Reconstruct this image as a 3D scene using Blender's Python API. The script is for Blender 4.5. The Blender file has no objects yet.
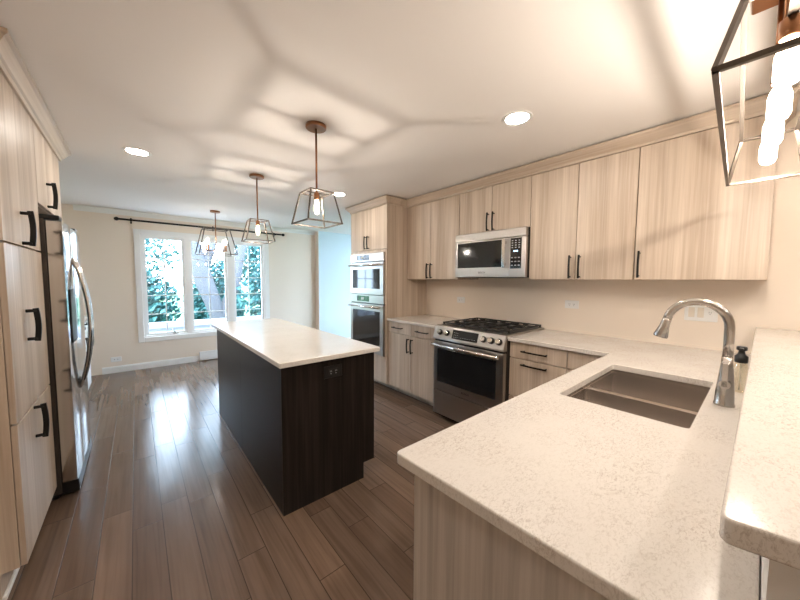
import bpy, bmesh, math, random
from mathutils import Vector, Matrix
random.seed(7)
SC = bpy.context.scene
COL = SC.collection

# ------------------------------------------------------------ camera
F, YAW, PITCH, ROLL, CAMH = 309.93, 0.7056, 0.0640, -0.0059, 1.3686
cd = bpy.data.cameras.new('camera'); cam = bpy.data.objects.new('camera', cd); COL.objects.link(cam)
cd.sensor_fit = 'HORIZONTAL'; cd.sensor_width = 36.0; cd.lens = F/800*36.0; cd.clip_start = 0.02; cd.clip_end = 200
ch, sh, cp, sp = math.cos(YAW), math.sin(YAW), math.cos(PITCH), math.sin(PITCH)
fw = Vector((sh*cp, ch*cp, -sp)); r0 = Vector((ch, -sh, 0)); u0 = Vector((sh*sp, ch*sp, cp))
rt = r0*math.cos(ROLL) - u0*math.sin(ROLL); up = r0*math.sin(ROLL) + u0*math.cos(ROLL)
M = Matrix((rt, up, -fw)).transposed().to_4x4(); M.translation = Vector((0, 0, CAMH)); cam.matrix_world = M
SC.camera = cam

# ------------------------------------------------------------ world, exposure
SC.view_settings.view_transform = 'Standard'; SC.view_settings.look = 'None'
SC.view_settings.gamma = 1.0; SC.view_settings.use_curve_mapping = False
SC.view_settings.exposure = 1.16
W = bpy.data.worlds.new('sky'); SC.world = W; W.use_nodes = True
wn = W.node_tree.nodes; wl = W.node_tree.links
bg = wn['Background']; bg.inputs['Color'].default_value = (0.60, 0.79, 1.0, 1); bg.inputs['Strength'].default_value = 8.5
SUN_E, BULB_E, BAR_E, CAN_E = 3.0, 980.0, 700.0, 66.0
sd = bpy.data.lights.new('sun', 'SUN'); sd.energy = SUN_E; sd.angle = 0.05; sd.color = (1, 0.95, 0.86)
so = bpy.data.objects.new('sun', sd); COL.objects.link(so); so.rotation_euler = (math.radians(52), 0, math.radians(-150+90))
so.rotation_euler = Vector((0.55, 0.5, -1.0)).to_track_quat('-Z', 'Y').to_euler()

# ------------------------------------------------------------ materials
def mat(name, color=(.8,.8,.8), rough=.5, metal=0., emit=None, estr=0., spec=None, alpha=None):
    m = bpy.data.materials.new(name); m.use_nodes = True
    b = m.node_tree.nodes['Principled BSDF']
    b.inputs['Base Color'].default_value = (*color, 1); b.inputs['Roughness'].default_value = rough
    b.inputs['Metallic'].default_value = metal
    if spec is not None: b.inputs['Specular IOR Level'].default_value = spec
    if emit: b.inputs['Emission Color'].default_value = (*emit, 1); b.inputs['Emission Strength'].default_value = estr
    return m
def N(m, t, **k):
    n = m.node_tree.nodes.new(t)
    for a, v in k.items():
        if a in n.inputs: n.inputs[a].default_value = v
        else: setattr(n, a, v)
    return n
def L(m, a, b): m.node_tree.links.new(a, b)
def bsdf(m): return m.node_tree.nodes['Principled BSDF']
def ramp(m, stops):
    r = m.node_tree.nodes.new('ShaderNodeValToRGB'); e = r.color_ramp.elements
    while len(e) < len(stops): e.new(.5)
    for i, (p, c) in enumerate(stops): e[i].position = p; e[i].color = (*c, 1)
    return r
def coords(m, scale, rand=0.0, kind='Object', rot=(0,0,0)):
    tc = N(m, 'ShaderNodeTexCoord'); mp = N(m, 'ShaderNodeMapping'); mp.inputs['Scale'].default_value = scale; mp.inputs['Rotation'].default_value = rot
    if kind == 'World':
        g = N(m, 'ShaderNodeNewGeometry'); L(m, g.outputs['Position'], mp.inputs['Vector']); return mp
    L(m, tc.outputs[kind], mp.inputs['Vector'])
    if rand:
        oi = N(m, 'ShaderNodeObjectInfo'); ml = N(m, 'ShaderNodeMath', operation='MULTIPLY'); ml.inputs[1].default_value = rand
        L(m, oi.outputs['Random'], ml.inputs[0])
        cx = N(m, 'ShaderNodeCombineXYZ')
        for i in range(3): L(m, ml.outputs[0], cx.inputs[i])
        L(m, cx.outputs[0], mp.inputs['Location'])
    return mp
def mixc(m, fac, a, b, mode='MIX'):
    x = N(m, 'ShaderNodeMix', data_type='RGBA', blend_type=mode)
    if isinstance(fac, (int, float)): x.inputs[0].default_value = fac
    else: L(m, fac, x.inputs[0])
    for s, v in ((6, a), (7, b)):
        if isinstance(v, tuple): x.inputs[s].default_value = (*v, 1)
        else: L(m, v, x.inputs[s])
    return x.outputs[2]
def bump(m, h, strength, dist=.002):
    b = N(m, 'ShaderNodeBump'); b.inputs['Strength'].default_value = strength; b.inputs['Distance'].default_value = dist
    L(m, h, b.inputs['Height']); L(m, b.outputs[0], bsdf(m).inputs['Normal'])

def wood(name, lo, mid, hi, grain='z', rough=.42, fine=70, broad=9, bstr=.15):
    m = mat(name, mid, rough)
    s = {'z': (1, 1, .022), 'y': (1, .022, 1), 'x': (.022, 1, 1)}[grain]
    a = coords(m, tuple(v*fine for v in s), 37.0); n1 = N(m, 'ShaderNodeTexNoise'); n1.inputs['Scale'].default_value = 1.0; n1.inputs['Detail'].default_value = 5; n1.inputs['Roughness'].default_value = .6
    L(m, a.outputs[0], n1.inputs['Vector'])
    b = coords(m, tuple(v*broad*(1.6 if v < .5 else 1) for v in s), 11.0); n2 = N(m, 'ShaderNodeTexNoise'); n2.inputs['Scale'].default_value = 1.0; n2.inputs['Detail'].default_value = 3; n2.inputs['Distortion'].default_value = .35
    L(m, b.outputs[0], n2.inputs['Vector'])
    r1 = ramp(m, [(.32, lo), (.52, mid), (.68, hi)]); L(m, n1.outputs['Fac'], r1.inputs[0])
    r2 = ramp(m, [(.36, lo), (.5, mid), (.64, hi)]); L(m, n2.outputs['Fac'], r2.inputs[0])
    c = mixc(m, .48, r2.outputs[0], r1.outputs[0]); L(m, c, bsdf(m).inputs['Base Color'])
    bump(m, n1.outputs['Fac'], bstr, .001)
    return m
OAK = wood('light_oak_laminate', (.40,.305,.225), (.545,.44,.345), (.665,.565,.465))
OAKH = wood('light_oak_laminate_along', (.41,.315,.235), (.535,.43,.335), (.65,.55,.45), 'y')
OAK_SHADE = wood('shade_greyed_oak_panel', (.30,.262,.230), (.43,.382,.340), (.54,.488,.440), fine=90, broad=16)  # oak for the end panel, greyed so its shade sits in the colour
DARK = wood('espresso_laminate', (.006,.004,.003), (.013,.009,.0075), (.030,.022,.018), rough=.36, fine=85, broad=22); bsdf(DARK).inputs['Specular IOR Level'].default_value = .25
DARKF = mat('espresso_flat_panel', (.010,.009,.011), .34, spec=.16); 
DARKS = mat('cabinet_gap_shadow_board', (.10,.07,.05), .8)

FLOOR = mat('hardwood_planks', (.2,.14,.1), .3)
def make_floor(m):
    g = N(m, 'ShaderNodeNewGeometry'); sx = N(m, 'ShaderNodeSeparateXYZ'); L(m, g.outputs['Position'], sx.inputs[0])
    cb = N(m, 'ShaderNodeCombineXYZ'); L(m, sx.outputs['Y'], cb.inputs[0])
    ad = N(m, 'ShaderNodeMath', operation='ADD'); ad.inputs[1].default_value = -.068 + .13*40; L(m, sx.outputs['X'], ad.inputs[0]); L(m, ad.outputs[0], cb.inputs[1])
    # random row shift so that board ends do not line up
    dv = N(m, 'ShaderNodeMath', operation='DIVIDE'); dv.inputs[1].default_value = .13; L(m, ad.outputs[0], dv.inputs[0])
    fl = N(m, 'ShaderNodeMath', operation='FLOOR'); L(m, dv.outputs[0], fl.inputs[0])
    wnz = N(m, 'ShaderNodeTexWhiteNoise', noise_dimensions='1D'); L(m, fl.outputs[0], wnz.inputs['W'])
    ms = N(m, 'ShaderNodeMath', operation='MULTIPLY'); ms.inputs[1].default_value = 1.7; L(m, wnz.outputs['Value'], ms.inputs[0])
    ay = N(m, 'ShaderNodeMath', operation='ADD'); L(m, sx.outputs['Y'], ay.inputs[0]); L(m, ms.outputs[0], ay.inputs[1]); L(m, ay.outputs[0], cb.inputs[0])
    br = N(m, 'ShaderNodeTexBrick'); br.offset = 0; br.inputs['Scale'].default_value = 1; br.inputs['Brick Width'].default_value = .85; br.inputs['Row Height'].default_value = .13
    br.inputs['Mortar Size'].default_value = .0022; br.inputs['Mortar Smooth'].default_value = .3
    br.inputs['Color1'].default_value = (0,0,0,1); br.inputs['Color2'].default_value = (1,1,1,1); br.inputs['Mortar'].default_value = (.5,.5,.5,1)
    L(m, cb.outputs[0], br.inputs['Vector'])
    cr = ramp(m, [(0, (.135,.087,.062)), (.4, (.152,.101,.073)), (.8, (.17,.115,.083)), (1, (.215,.141,.098))]); L(m, br.outputs['Color'], cr.inputs[0])
    # grain
    mp = N(m, 'ShaderNodeMapping'); mp.inputs['Scale'].default_value = (1.5, 42, 1); L(m, cb.outputs[0], mp.inputs['Vector'])
    sc2 = N(m, 'ShaderNodeVectorMath', operation='SCALE'); 
    mo = N(m, 'ShaderNodeMath', operation='MULTIPLY'); mo.inputs[1].default_value = 31; L(m, br.outputs['Color'], mo.inputs[0])
    c3 = N(m, 'ShaderNodeCombineXYZ'); L(m, mo.outputs[0], c3.inputs[2]); L(m, c3.outputs[0], mp.inputs['Location'])
    n = N(m, 'ShaderNodeTexNoise'); n.inputs['Scale'].default_value = 1; n.inputs['Detail'].default_value = 6; n.inputs['Distortion'].default_value = .6; L(m, mp.outputs[0], n.inputs['Vector'])
    gr = ramp(m, [(.28, (.74,.73,.72)), (.52, (1,1,1)), (.75, (1.15,1.14,1.13))]); L(m, n.outputs['Fac'], gr.inputs[0])
    c = mixc(m, 1.0, cr.outputs[0], gr.outputs[0], 'MULTIPLY')
    # cloudy blotches of the stain
    mp2 = N(m, 'ShaderNodeMapping'); mp2.inputs['Scale'].default_value = (1.6, 9, 1); L(m, cb.outputs[0], mp2.inputs['Vector']); L(m, c3.outputs[0], mp2.inputs['Location'])
    n2 = N(m, 'ShaderNodeTexNoise'); n2.inputs['Scale'].default_value = 1; n2.inputs['Detail'].default_value = 4; L(m, mp2.outputs[0], n2.inputs['Vector'])
    g2 = ramp(m, [(.3, (.80,.79,.78)), (.7, (1.12,1.11,1.10))]); L(m, n2.outputs['Fac'], g2.inputs[0])
    c = mixc(m, .8, c, g2.outputs[0], 'MULTIPLY')
    c = mixc(m, br.outputs['Fac'], c, (.06,.04,.03)); L(m, c, bsdf(m).inputs['Base Color'])
    rr = N(m, 'ShaderNodeMapRange'); rr.inputs['To Min'].default_value = .15; rr.inputs['To Max'].default_value = .25; L(m, n2.outputs['Fac'], rr.inputs['Value']); L(m, rr.outputs[0], bsdf(m).inputs['Roughness'])
    # wavy hand scraped surface
    mp3 = N(m, 'ShaderNodeMapping'); mp3.inputs['Scale'].default_value = (5, 24, 1); L(m, cb.outputs[0], mp3.inputs['Vector']); L(m, c3.outputs[0], mp3.inputs['Location'])
    n3 = N(m, 'ShaderNodeTexNoise'); n3.inputs['Scale'].default_value = 1; n3.inputs['Detail'].default_value = 2; L(m, mp3.outputs[0], n3.inputs['Vector'])
    sb = N(m, 'ShaderNodeMath', operation='SUBTRACT'); L(m, n3.outputs['Fac'], sb.inputs[0]); L(m, br.outputs['Fac'], sb.inputs[1])
    bump(m, sb.outputs[0], .42, .0020)
make_floor(FLOOR)

def make_quartz(name, base, vein, speck):
    m = mat(name, base, .16)
    a = coords(m, (1, 1, 1), 0, 'World'); 
    n0 = N(m, 'ShaderNodeTexNoise'); n0.inputs['Scale'].default_value = 7; n0.inputs['Detail'].default_value = 5; L(m, a.outputs[0], n0.inputs['Vector'])
    a2 = coords(m, (1.0, 2.1, 1), 0, 'World', rot=(0,0,.5))
    n1 = N(m, 'ShaderNodeTexNoise'); n1.inputs['Scale'].default_value = 92; n1.inputs['Detail'].default_value = 7; n1.inputs['Roughness'].default_value = .72; n1.inputs['Distortion'].default_value = 1.2; L(m, a2.outputs[0], n1.inputs['Vector'])
    n2 = N(m, 'ShaderNodeTexNoise'); n2.inputs['Scale'].default_value = 9; n2.inputs['Detail'].default_value = 6; n2.inputs['Distortion'].default_value = 2.2; L(m, a2.outputs[0], n2.inputs['Vector'])
    sr = ramp(m, [(.40, (1,1,1)), (.50, (.0,.0,.0))]); L(m, n1.outputs['Fac'], sr.inputs[0])
    dens = ramp(m, [(.36, (.22,.22,.22)), (.62, (1,1,1))]); L(m, n0.outputs['Fac'], dens.inputs[0])
    f1 = N(m, 'ShaderNodeMath', operation='MULTIPLY'); L(m, sr.outputs[0], f1.inputs[0]); L(m, dens.outputs[0], f1.inputs[1])
    f1b = N(m, 'ShaderNodeMath', operation='MULTIPLY'); f1b.inputs[1].default_value = .62; L(m, f1.outputs[0], f1b.inputs[0])
    vr = ramp(m, [(.485, (0,0,0)), (.5, (1,1,1)), (.515, (0,0,0))]); L(m, n2.outputs['Fac'], vr.inputs[0])
    f2 = N(m, 'ShaderNodeMath', operation='MULTIPLY'); L(m, vr.outputs[0], f2.inputs[0]); L(m, dens.outputs[0], f2.inputs[1])
    f2b = N(m, 'ShaderNodeMath', operation='MULTIPLY'); f2b.inputs[1].default_value = .35; L(m, f2.outputs[0], f2b.inputs[0])
    c = mixc(m, f1b.outputs[0], base, speck); c = mixc(m, f2b.outputs[0], c, vein); L(m, c, bsdf(m).inputs['Base Color'])
    return m
QUARTZ = make_quartz('speckled_quartz', (.64,.60,.555), (.33,.27,.22), (.34,.285,.235))
QUARTZW = make_quartz('white_quartz', (.80,.76,.71), (.52,.46,.40), (.60,.54,.48))

def plaster(name, c, r=.85):
    m = mat(name, c, r); a = coords(m, (1,1,1), 0, 'World'); n = N(m, 'ShaderNodeTexNoise'); n.inputs['Scale'].default_value = 160; n.inputs['Detail'].default_value = 2; L(m, a.outputs[0], n.inputs['Vector']); bump(m, n.outputs['Fac'], .08, .001); return m
WALL = plaster('cream_wall_paint', (.80,.697,.59)); CEIL = plaster('ceiling_paint', (.80,.76,.725)); HALLP = plaster('pale_blue_hall_paint', (.60,.68,.73)); WHITE = plaster('white_trim_paint', (.80,.79,.77), .45)
KNEE = plaster('white_wall_paint', (.66,.64,.62))
STEEL = mat('brushed_stainless', (.44,.415,.39), .24, 1.0)
def brushed(m, s):
    a = coords(m, s, 5.0); n = N(m, 'ShaderNodeTexNoise'); n.inputs['Scale'].default_value = 1; n.inputs['Detail'].default_value = 3; L(m, a.outputs[0], n.inputs['Vector'])
    rr = N(m, 'ShaderNodeMapRange'); rr.inputs['To Min'].default_value = .21; rr.inputs['To Max'].default_value = .29; L(m, n.outputs['Fac'], rr.inputs['Value']); L(m, rr.outputs[0], bsdf(m).inputs['Roughness'])
bsdf(STEEL).inputs['Roughness'].default_value = .31; bsdf(STEEL).inputs['Anisotropic'].default_value = .4
FRIDGE = mat('fridge_door_steel', (.62,.61,.60), .10, 1.0); STEELD = mat('fridge_side_steel', (.085,.072,.064), .42, .6); brushed(STEELD, (200, 200, 4))
SINKM = mat('sink_stainless', (.66,.61,.57), .24, 1.0)
NICKEL = mat('brushed_nickel', (.50,.47,.44), .22, 1.0)
CHROME = mat('polished_steel', (.75,.74,.72), .12, 1.0)
BGLASS = mat('black_oven_glass', (.012,.012,.013), .06, 0, spec=.6)
BLACK = mat('matte_black_metal', (.007,.0065,.006), .4, .0, spec=.3)
IRON = mat('cast_iron', (.014,.013,.012), .5, .2)
BRONZE = mat('dark_bronze_bar', (.022,.014,.011), .35, .8)
FRAME = mat('fixture_frame_bronze', (.13,.105,.085), .38, .75)
COPPER = mat('antique_brass', (.33,.155,.075), .30, .95)
PLATE = mat('white_plate_plastic', (.78,.77,.75), .35); PLATED = mat('plate_slot_dark', (.05,.045,.04), .5)
IVORY = mat('cream_plate_plastic', (.70,.63,.54), .4)
BLKPL = mat('black_plastic', (.008,.008,.008), .3)
GREYT = mat('display_text_grey', (.45,.45,.46), .5)
DISP = mat('lit_display_blue', (.1,.2,.3), .4, emit=(.45,.75,1), estr=1.5)
FIL = mat('glowing_filament', (1,.9,.75), .3, emit=(1.0,.89,.77), estr=BULB_E)
FIL3 = mat('glowing_candle_filament', (1,.9,.75), .3, emit=(1.0,.89,.77), estr=BULB_E*.2)
FIL2 = mat('glowing_tube_filament', (1,.9,.75), .3, emit=(1.0,.89,.77), estr=BAR_E)
def glowglass(name, e):
    m = bpy.data.materials.new(name); m.use_nodes = True; t = m.node_tree; t.nodes.remove(t.nodes['Principled BSDF'])
    a = t.nodes.new('ShaderNodeBsdfTransparent'); c = t.nodes.new('ShaderNodeEmission'); c.inputs[0].default_value = (1,.88,.70,1); c.inputs[1].default_value = e
    d = t.nodes.new('ShaderNodeAddShader'); t.links.new(a.outputs[0], d.inputs[0]); t.links.new(c.outputs[0], d.inputs[1]); t.links.new(d.outputs[0], t.nodes['Material Output'].inputs[0]); return m
BULB = glowglass('glowing_bulb_glass', 2.0); BULB2 = glowglass('glowing_tube_glass', 3.0)
LED = mat('downlight_diffuser', (1,1,1), .5, emit=(1.0,.92,.83), estr=CAN_E)
LEAF = mat('leaf_green', (.035,.20,.15), .55); 
def leafmat(m, a, b):
    oi = coords(m, (3,3,3), 0, 'World'); n = N(m, 'ShaderNodeTexNoise'); n.inputs['Scale'].default_value = 4; n.inputs['Detail'].default_value = 4; L(m, oi.outputs[0], n.inputs['Vector'])
    r = ramp(m, [(.35, a), (.65, b)]); L(m, n.outputs['Fac'], r.inputs[0]); L(m, r.outputs[0], bsdf(m).inputs['Base Color'])
leafmat(LEAF, (.006,.055,.06), (.045,.17,.165))
BARK = mat('pale_bark', (.07,.075,.085), .9)
PATIO = mat('pale_patio', (.20,.215,.25), .8); LAWN = mat('lawn', (.10,.22,.10), .9)
CLEAR = bpy.data.materials.new('window_glass'); CLEAR.use_nodes = True
nt = CLEAR.node_tree; nt.nodes.remove(nt.nodes['Principled BSDF'])
tr = nt.nodes.new('ShaderNodeBsdfTransparent'); gl = nt.nodes.new('ShaderNodeBsdfGlossy'); gl.inputs['Roughness'].default_value = .02; mx = nt.nodes.new('ShaderNodeMixShader'); mx.inputs[0].default_value = .06
nt.links.new(tr.outputs[0], mx.inputs[1]); nt.links.new(gl.outputs[0], mx.inputs[2]); nt.links.new(mx.outputs[0], nt.nodes['Material Output'].inputs[0])
BOTTLE = bpy.data.materials.new('clear_bottle_plastic'); BOTTLE.use_nodes = True
nt = BOTTLE.node_tree; nt.nodes.remove(nt.nodes['Principled BSDF'])
tr = nt.nodes.new('ShaderNodeBsdfTransparent'); tr.inputs[0].default_value = (.93,.90,.82,1); gl = nt.nodes.new('ShaderNodeBsdfGlossy'); gl.inputs['Roughness'].default_value = .05; mx = nt.nodes.new('ShaderNodeMixShader'); mx.inputs[0].default_value = .14
nt.links.new(tr.outputs[0], mx.inputs[1]); nt.links.new(gl.outputs[0], mx.inputs[2]); nt.links.new(mx.outputs[0], nt.nodes['Material Output'].inputs[0])

# ------------------------------------------------------------ mesh helpers (all shapes in room coordinates)
def nb(): return bmesh.new()
def merge(bm, t):
    me = bpy.data.meshes.new('tmp'); t.to_mesh(me); t.free(); bm.from_mesh(me); bpy.data.meshes.remove(me)
def box(bm, x0, x1, y0, y1, z0, z1, bev=0., seg=1, mtx=None):
    t = nb(); bmesh.ops.create_cube(t, size=1)
    x0, x1 = sorted((x0, x1)); y0, y1 = sorted((y0, y1)); z0, z1 = sorted((z0, z1))
    for v in t.verts: v.co = Vector((x0+(v.co.x+.5)*(x1-x0), y0+(v.co.y+.5)*(y1-y0), z0+(v.co.z+.5)*(z1-z0)))
    if bev: bmesh.ops.bevel(t, geom=t.edges[:], offset=bev, segments=seg, affect='EDGES', profile=.5)
    if mtx: t.transform(mtx)
    merge(bm, t); return bm
def B(*a, **k): return box(nb(), *a, **k)
def cyl(bm, p0, p1, r0, r1=None, seg=20, smooth=True):
    p0, p1 = Vector(p0), Vector(p1); r1 = r0 if r1 is None else r1
    t = nb(); bmesh.ops.create_cone(t, cap_ends=True, segments=seg, radius1=r0, radius2=r1, depth=(p1-p0).length)
    q = (p1-p0).to_track_quat('Z', 'Y').to_matrix().to_4x4(); q.translation = (p0+p1)/2; t.transform(q)
    for f in t.faces: f.smooth = len(f.verts) == 4
    merge(bm, t); return bm
def bar(bm, p0, p1, w, d=None, upv=(0,0,1)):
    """rectangular bar of section w x d from p0 to p1"""
    p0, p1 = Vector(p0), Vector(p1); d = d or w; a = (p1-p0).normalized(); upv = Vector(upv)
    if abs(a.dot(upv)) > .97: upv = Vector((1,0,0))
    s = a.cross(upv).normalized(); n = s.cross(a)
    vs = [bm.verts.new(p + s*i*w/2 + n*j*d/2) for p in (p0, p1) for i, j in ((-1,-1),(1,-1),(1,1),(-1,1))]
    for q in ((0,1,2,3),(7,6,5,4),(0,4,5,1),(1,5,6,2),(2,6,7,3),(3,7,4,0)): bm.faces.new([vs[k] for k in q])
    return bm
def lathe(bm, prof, c, seg=28, axis='z'):
    """prof: list of (r, h); c: base point"""
    rings = []
    for r, h in prof:
        ring = []
        for i in range(seg):
            a = 2*math.pi*i/seg; x, y = r*math.cos(a), r*math.sin(a)
            p = {'z': (x, y, h), 'x': (h, x, y), 'y': (x, h, y)}[axis]
            ring.append(bm.verts.new(Vector(c)+Vector(p)))
        rings.append(ring)
    for a, b in zip(rings, rings[1:]):
        for i in range(seg):
            f = bm.faces.new((a[i], a[(i+1) % seg], b[(i+1) % seg], b[i])); f.smooth = True
    bm.faces.new(rings[0][::-1]); bm.faces.new(rings[-1]); return bm
def tube(bm, pts, rad, seg=14):
    pts = [Vector(p) for p in pts]; rings = []; n = None
    rad = rad if isinstance(rad, (list, tuple)) else [rad]*len(pts)
    for i, p in enumerate(pts):
        a = (pts[min(i+1, len(pts)-1)]-pts[max(i-1, 0)]).normalized()
        if n is None: n = a.orthogonal().normalized()
        n = (n - a*n.dot(a)).normalized(); s = a.cross(n)
        rings.append([bm.verts.new(p + (n*math.cos(2*math.pi*k/seg)+s*math.sin(2*math.pi*k/seg))*rad[i]) for k in range(seg)])
    for a, b in zip(rings, rings[1:]):
        for i in range(seg):
            f = bm.faces.new((a[i], a[(i+1) % seg], b[(i+1) % seg], b[i])); f.smooth = True
    bm.faces.new(rings[0][::-1]); bm.faces.new(rings[-1]); return bm
def prism(bm, poly, axis, a0, a1):
    """poly: 2D points in the two other axes (in order), extruded a0..a1 along axis"""
    def P(p, a):
        if axis == 'x': return (a, p[0], p[1])
        if axis == 'y': return (p[0], a, p[1])
        return (p[0], p[1], a)
    lo = [bm.verts.new(P(p, a0)) for p in poly]; hi = [bm.verts.new(P(p, a1)) for p in poly]
    bm.faces.new(lo[::-1]); bm.faces.new(hi); n = len(poly)
    for i in range(n): bm.faces.new((lo[i], lo[(i+1) % n], hi[(i+1) % n], hi[i]))
    return bm
def rod_profile(bm, poly2, path):
    """sweep of a closed section poly2 (offset out, z) along horizontal path [(point xy, outward xy)] with mitres"""
    rings = [[bm.verts.new((p[0]+o[0]*q[0], p[1]+o[1]*q[0], q[1])) for q in poly2] for p, o in path]
    n = len(poly2)
    for a, b in zip(rings, rings[1:]):
        for i in range(n): bm.faces.new((a[i], a[(i+1) % n], b[(i+1) % n], b[i]))
    bm.faces.new(rings[0][::-1]); bm.faces.new(rings[-1]); return bm
ORG = {}
def obj(name, bm, m, parent=None, org=None):
    bmesh.ops.recalc_face_normals(bm, faces=bm.faces[:])
    root = Vector(ORG[parent.name]) if parent else Vector(org if org is not None else (0,0,0))
    if parent is None and org is None:
        lo = [min(v.co[i] for v in bm.verts) for i in range(3)]; hi = [max(v.co[i] for v in bm.verts) for i in range(3)]
        root = Vector(((lo[0]+hi[0])/2, (lo[1]+hi[1])/2, lo[2]))
    for v in bm.verts: v.co -= root
    me = bpy.data.meshes.new(name); bm.to_mesh(me); bm.free()
    for mm in (m if isinstance(m, (list, tuple)) else [m]): me.materials.append(mm)
    o = bpy.data.objects.new(name, me); COL.objects.link(o)
    if parent: o.parent = parent
    else: o.location = root
    ORG[o.name] = tuple(root); return o
def tag(o, label, cat, group=None):
    o['label'] = label; o['category'] = cat
    if group: o['group'] = group
    return o
def thing(name, loc, label, cat, group=None):
    o = bpy.data.objects.new(name, None); COL.objects.link(o); o.location = loc; o.empty_display_size = .1
    ORG[o.name] = tuple(loc); return tag(o, label, cat, group)
def struct(name, bm, m, parent=None):
    o = obj(name, bm, m, parent, org=None if parent else (0,0,0))
    if not parent: o['kind'] = 'structure'
    return o
def part(name, bm, m, parent, label=None):
    o = obj(name, bm, m, parent)
    if label: o['label'] = label
    return o
def text(name, body, size, parent, origin, xdir, ydir, m, ext=.0004, align='CENTER'):
    c = bpy.data.curves.new(name, 'FONT'); c.body = body; c.size = size; c.extrude = ext; c.align_x = align; c.align_y = 'CENTER'
    t = bpy.data.objects.new(name+'_c', c); COL.objects.link(t)
    dg = bpy.context.evaluated_depsgraph_get(); me = bpy.data.meshes.new_from_object(t.evaluated_get(dg)); bpy.data.objects.remove(t)
    x, y = Vector(xdir).normalized(), Vector(ydir).normalized(); R = Matrix((x, y, x.cross(y))).transposed().to_4x4()
    R.translation = Vector(origin); bm = nb(); bm.from_mesh(me); bpy.data.meshes.remove(me); bm.transform(R)
    return obj(name, bm, m, parent)

# ------------------------------------------------------------ key dimensions
CZ = 2.35; XW = 2.932; YW = 6.06; XL = -.41; XLW = -1.03; YB = -3.0
XU = 2.578; XB = 2.29; XC = 2.267; CT = .915; CB = .885

# ------------------------------------------------------------ setting
struct('floor', B(XLW-.1, 5.6, YB-.1, YW+.1, -.06, 0), FLOOR)
struct('ceiling', B(XLW-.1, 5.6, YB-.1, YW+.1, CZ, CZ+.08), CEIL)
struct('wall_left', B(XLW-.1, XLW, YB, YW, 0, CZ), WALL)
struct('wall_back', B(XLW, XW, YB-.1, YB, 0, CZ), WALL)
struct('wall_right', B(XW, XW+.12, YB, 3.72, 0, CZ), WALL)
# window wall with the opening
wx0, wx1, wz0, wz1 = .065, 1.85, .47, 2.035
b = nb(); box(b, XLW, wx0, YW, YW+.14, 0, CZ); box(b, wx1, 2.85, YW, YW+.14, 0, CZ)
box(b, wx0, wx1, YW, YW+.14, 0, wz0); box(b, wx0, wx1, YW, YW+.14, wz1, CZ)
struct('wall_window', b, WALL)
struct('wall_hall_return', B(2.846, 2.8505, 5.8995, YW-.0005, 0, CZ), WALL)
struct('wall_hall', B(2.851, 5.6, 5.90, YW+.14, 0, CZ), HALLP)
b = nb(); box(b, 5.5, 5.6, 3.72, 3.95, 0, CZ); box(b, 5.5, 5.6, 5.75, 5.9, 0, CZ); box(b, 5.5, 5.6, 3.95, 5.75, 2.1, CZ)
struct('wall_hall_end', b, HALLP)
b = nb(); box(b, XW+.12, 3.5, 3.6, 3.72, 0, CZ); box(b, 5.2, 5.6, 3.6, 3.72, 0, CZ); box(b, 3.5, 5.2, 3.6, 3.72, 0, .4); box(b, 3.5, 5.2, 3.6, 3.72, 2.15, CZ)
struct('wall_hall_side', b, HALLP)
b = nb(); box(b, 3.5, 3.56, 3.62, 3.69, .4, 2.15); box(b, 5.14, 5.2, 3.62, 3.69, .4, 2.15); box(b, 3.56, 5.14, 3.62, 3.69, 2.09, 2.15); box(b, 3.56, 5.14, 3.62, 3.69, .4, .46); box(b, 4.32, 4.38, 3.62, 3.69, .46, 2.09)
d = struct('added_light_window', b, WHITE); struct('pane', B(3.56, 5.14, 3.65, 3.655, .46, 2.09), CLEAR, d)  # unseen window added to throw more daylight onto the hall wall
d = struct('door_1', (lambda b: (box(b, 5.52, 5.57, 3.95, 4.02, 0, 2.1), box(b, 5.52, 5.57, 5.68, 5.75, 0, 2.1), box(b, 5.52, 5.57, 4.81, 4.89, 0, 2.1), box(b, 5.52, 5.57, 3.95, 5.75, 2.04, 2.1), box(b, 5.52, 5.57, 3.95, 5.75, 0, .08), b)[-1])(nb()), WHITE)
struct('pane', B(5.54, 5.545, 4.02, 5.68, .08, 2.04), CLEAR, d)
bbp = [(0,0),(.014,0),(.014,.075),(.008,.092),(0,.095)]
def baseboard(name, p0, p1, out): struct(name, rod_profile(nb(), bbp, [(p0, out), (p1, out)]), WHITE)
baseboard('baseboard_window', (-.41, YW-.0005), (.76, YW-.0005), (0,-1))
baseboard('baseboard_window_far', (1.03, YW-.0005), (2.85, YW-.0005), (0,-1))
baseboard('baseboard_hall', (2.852, 5.8995), (5.5, 5.8995), (0,-1))
cvp = [(0,2.28),(.008,2.28),(.012,2.295),(.04,2.33),(.05,2.335),(.05,CZ-.0005),(0,CZ-.0005)]
struct('trim_1', rod_profile(nb(), cvp, [((-.60, YW-.0005), (0,-1)), ((2.85, YW-.0005), (0,-1))]), WHITE)
# window casing and sashes
b = nb(); cw = .078
box(b, -.002, .072, YW-.022, YW-.0005, .405, 2.10, .004); box(b, 1.842, 1.914, YW-.022, YW-.0005, .405, 2.10, .004)
box(b, .072, 1.842, YW-.022, YW-.0005, 2.027, 2.10, .004); box(b, .072, 1.842, YW-.026, YW-.0005, .405, .478, .004)
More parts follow.
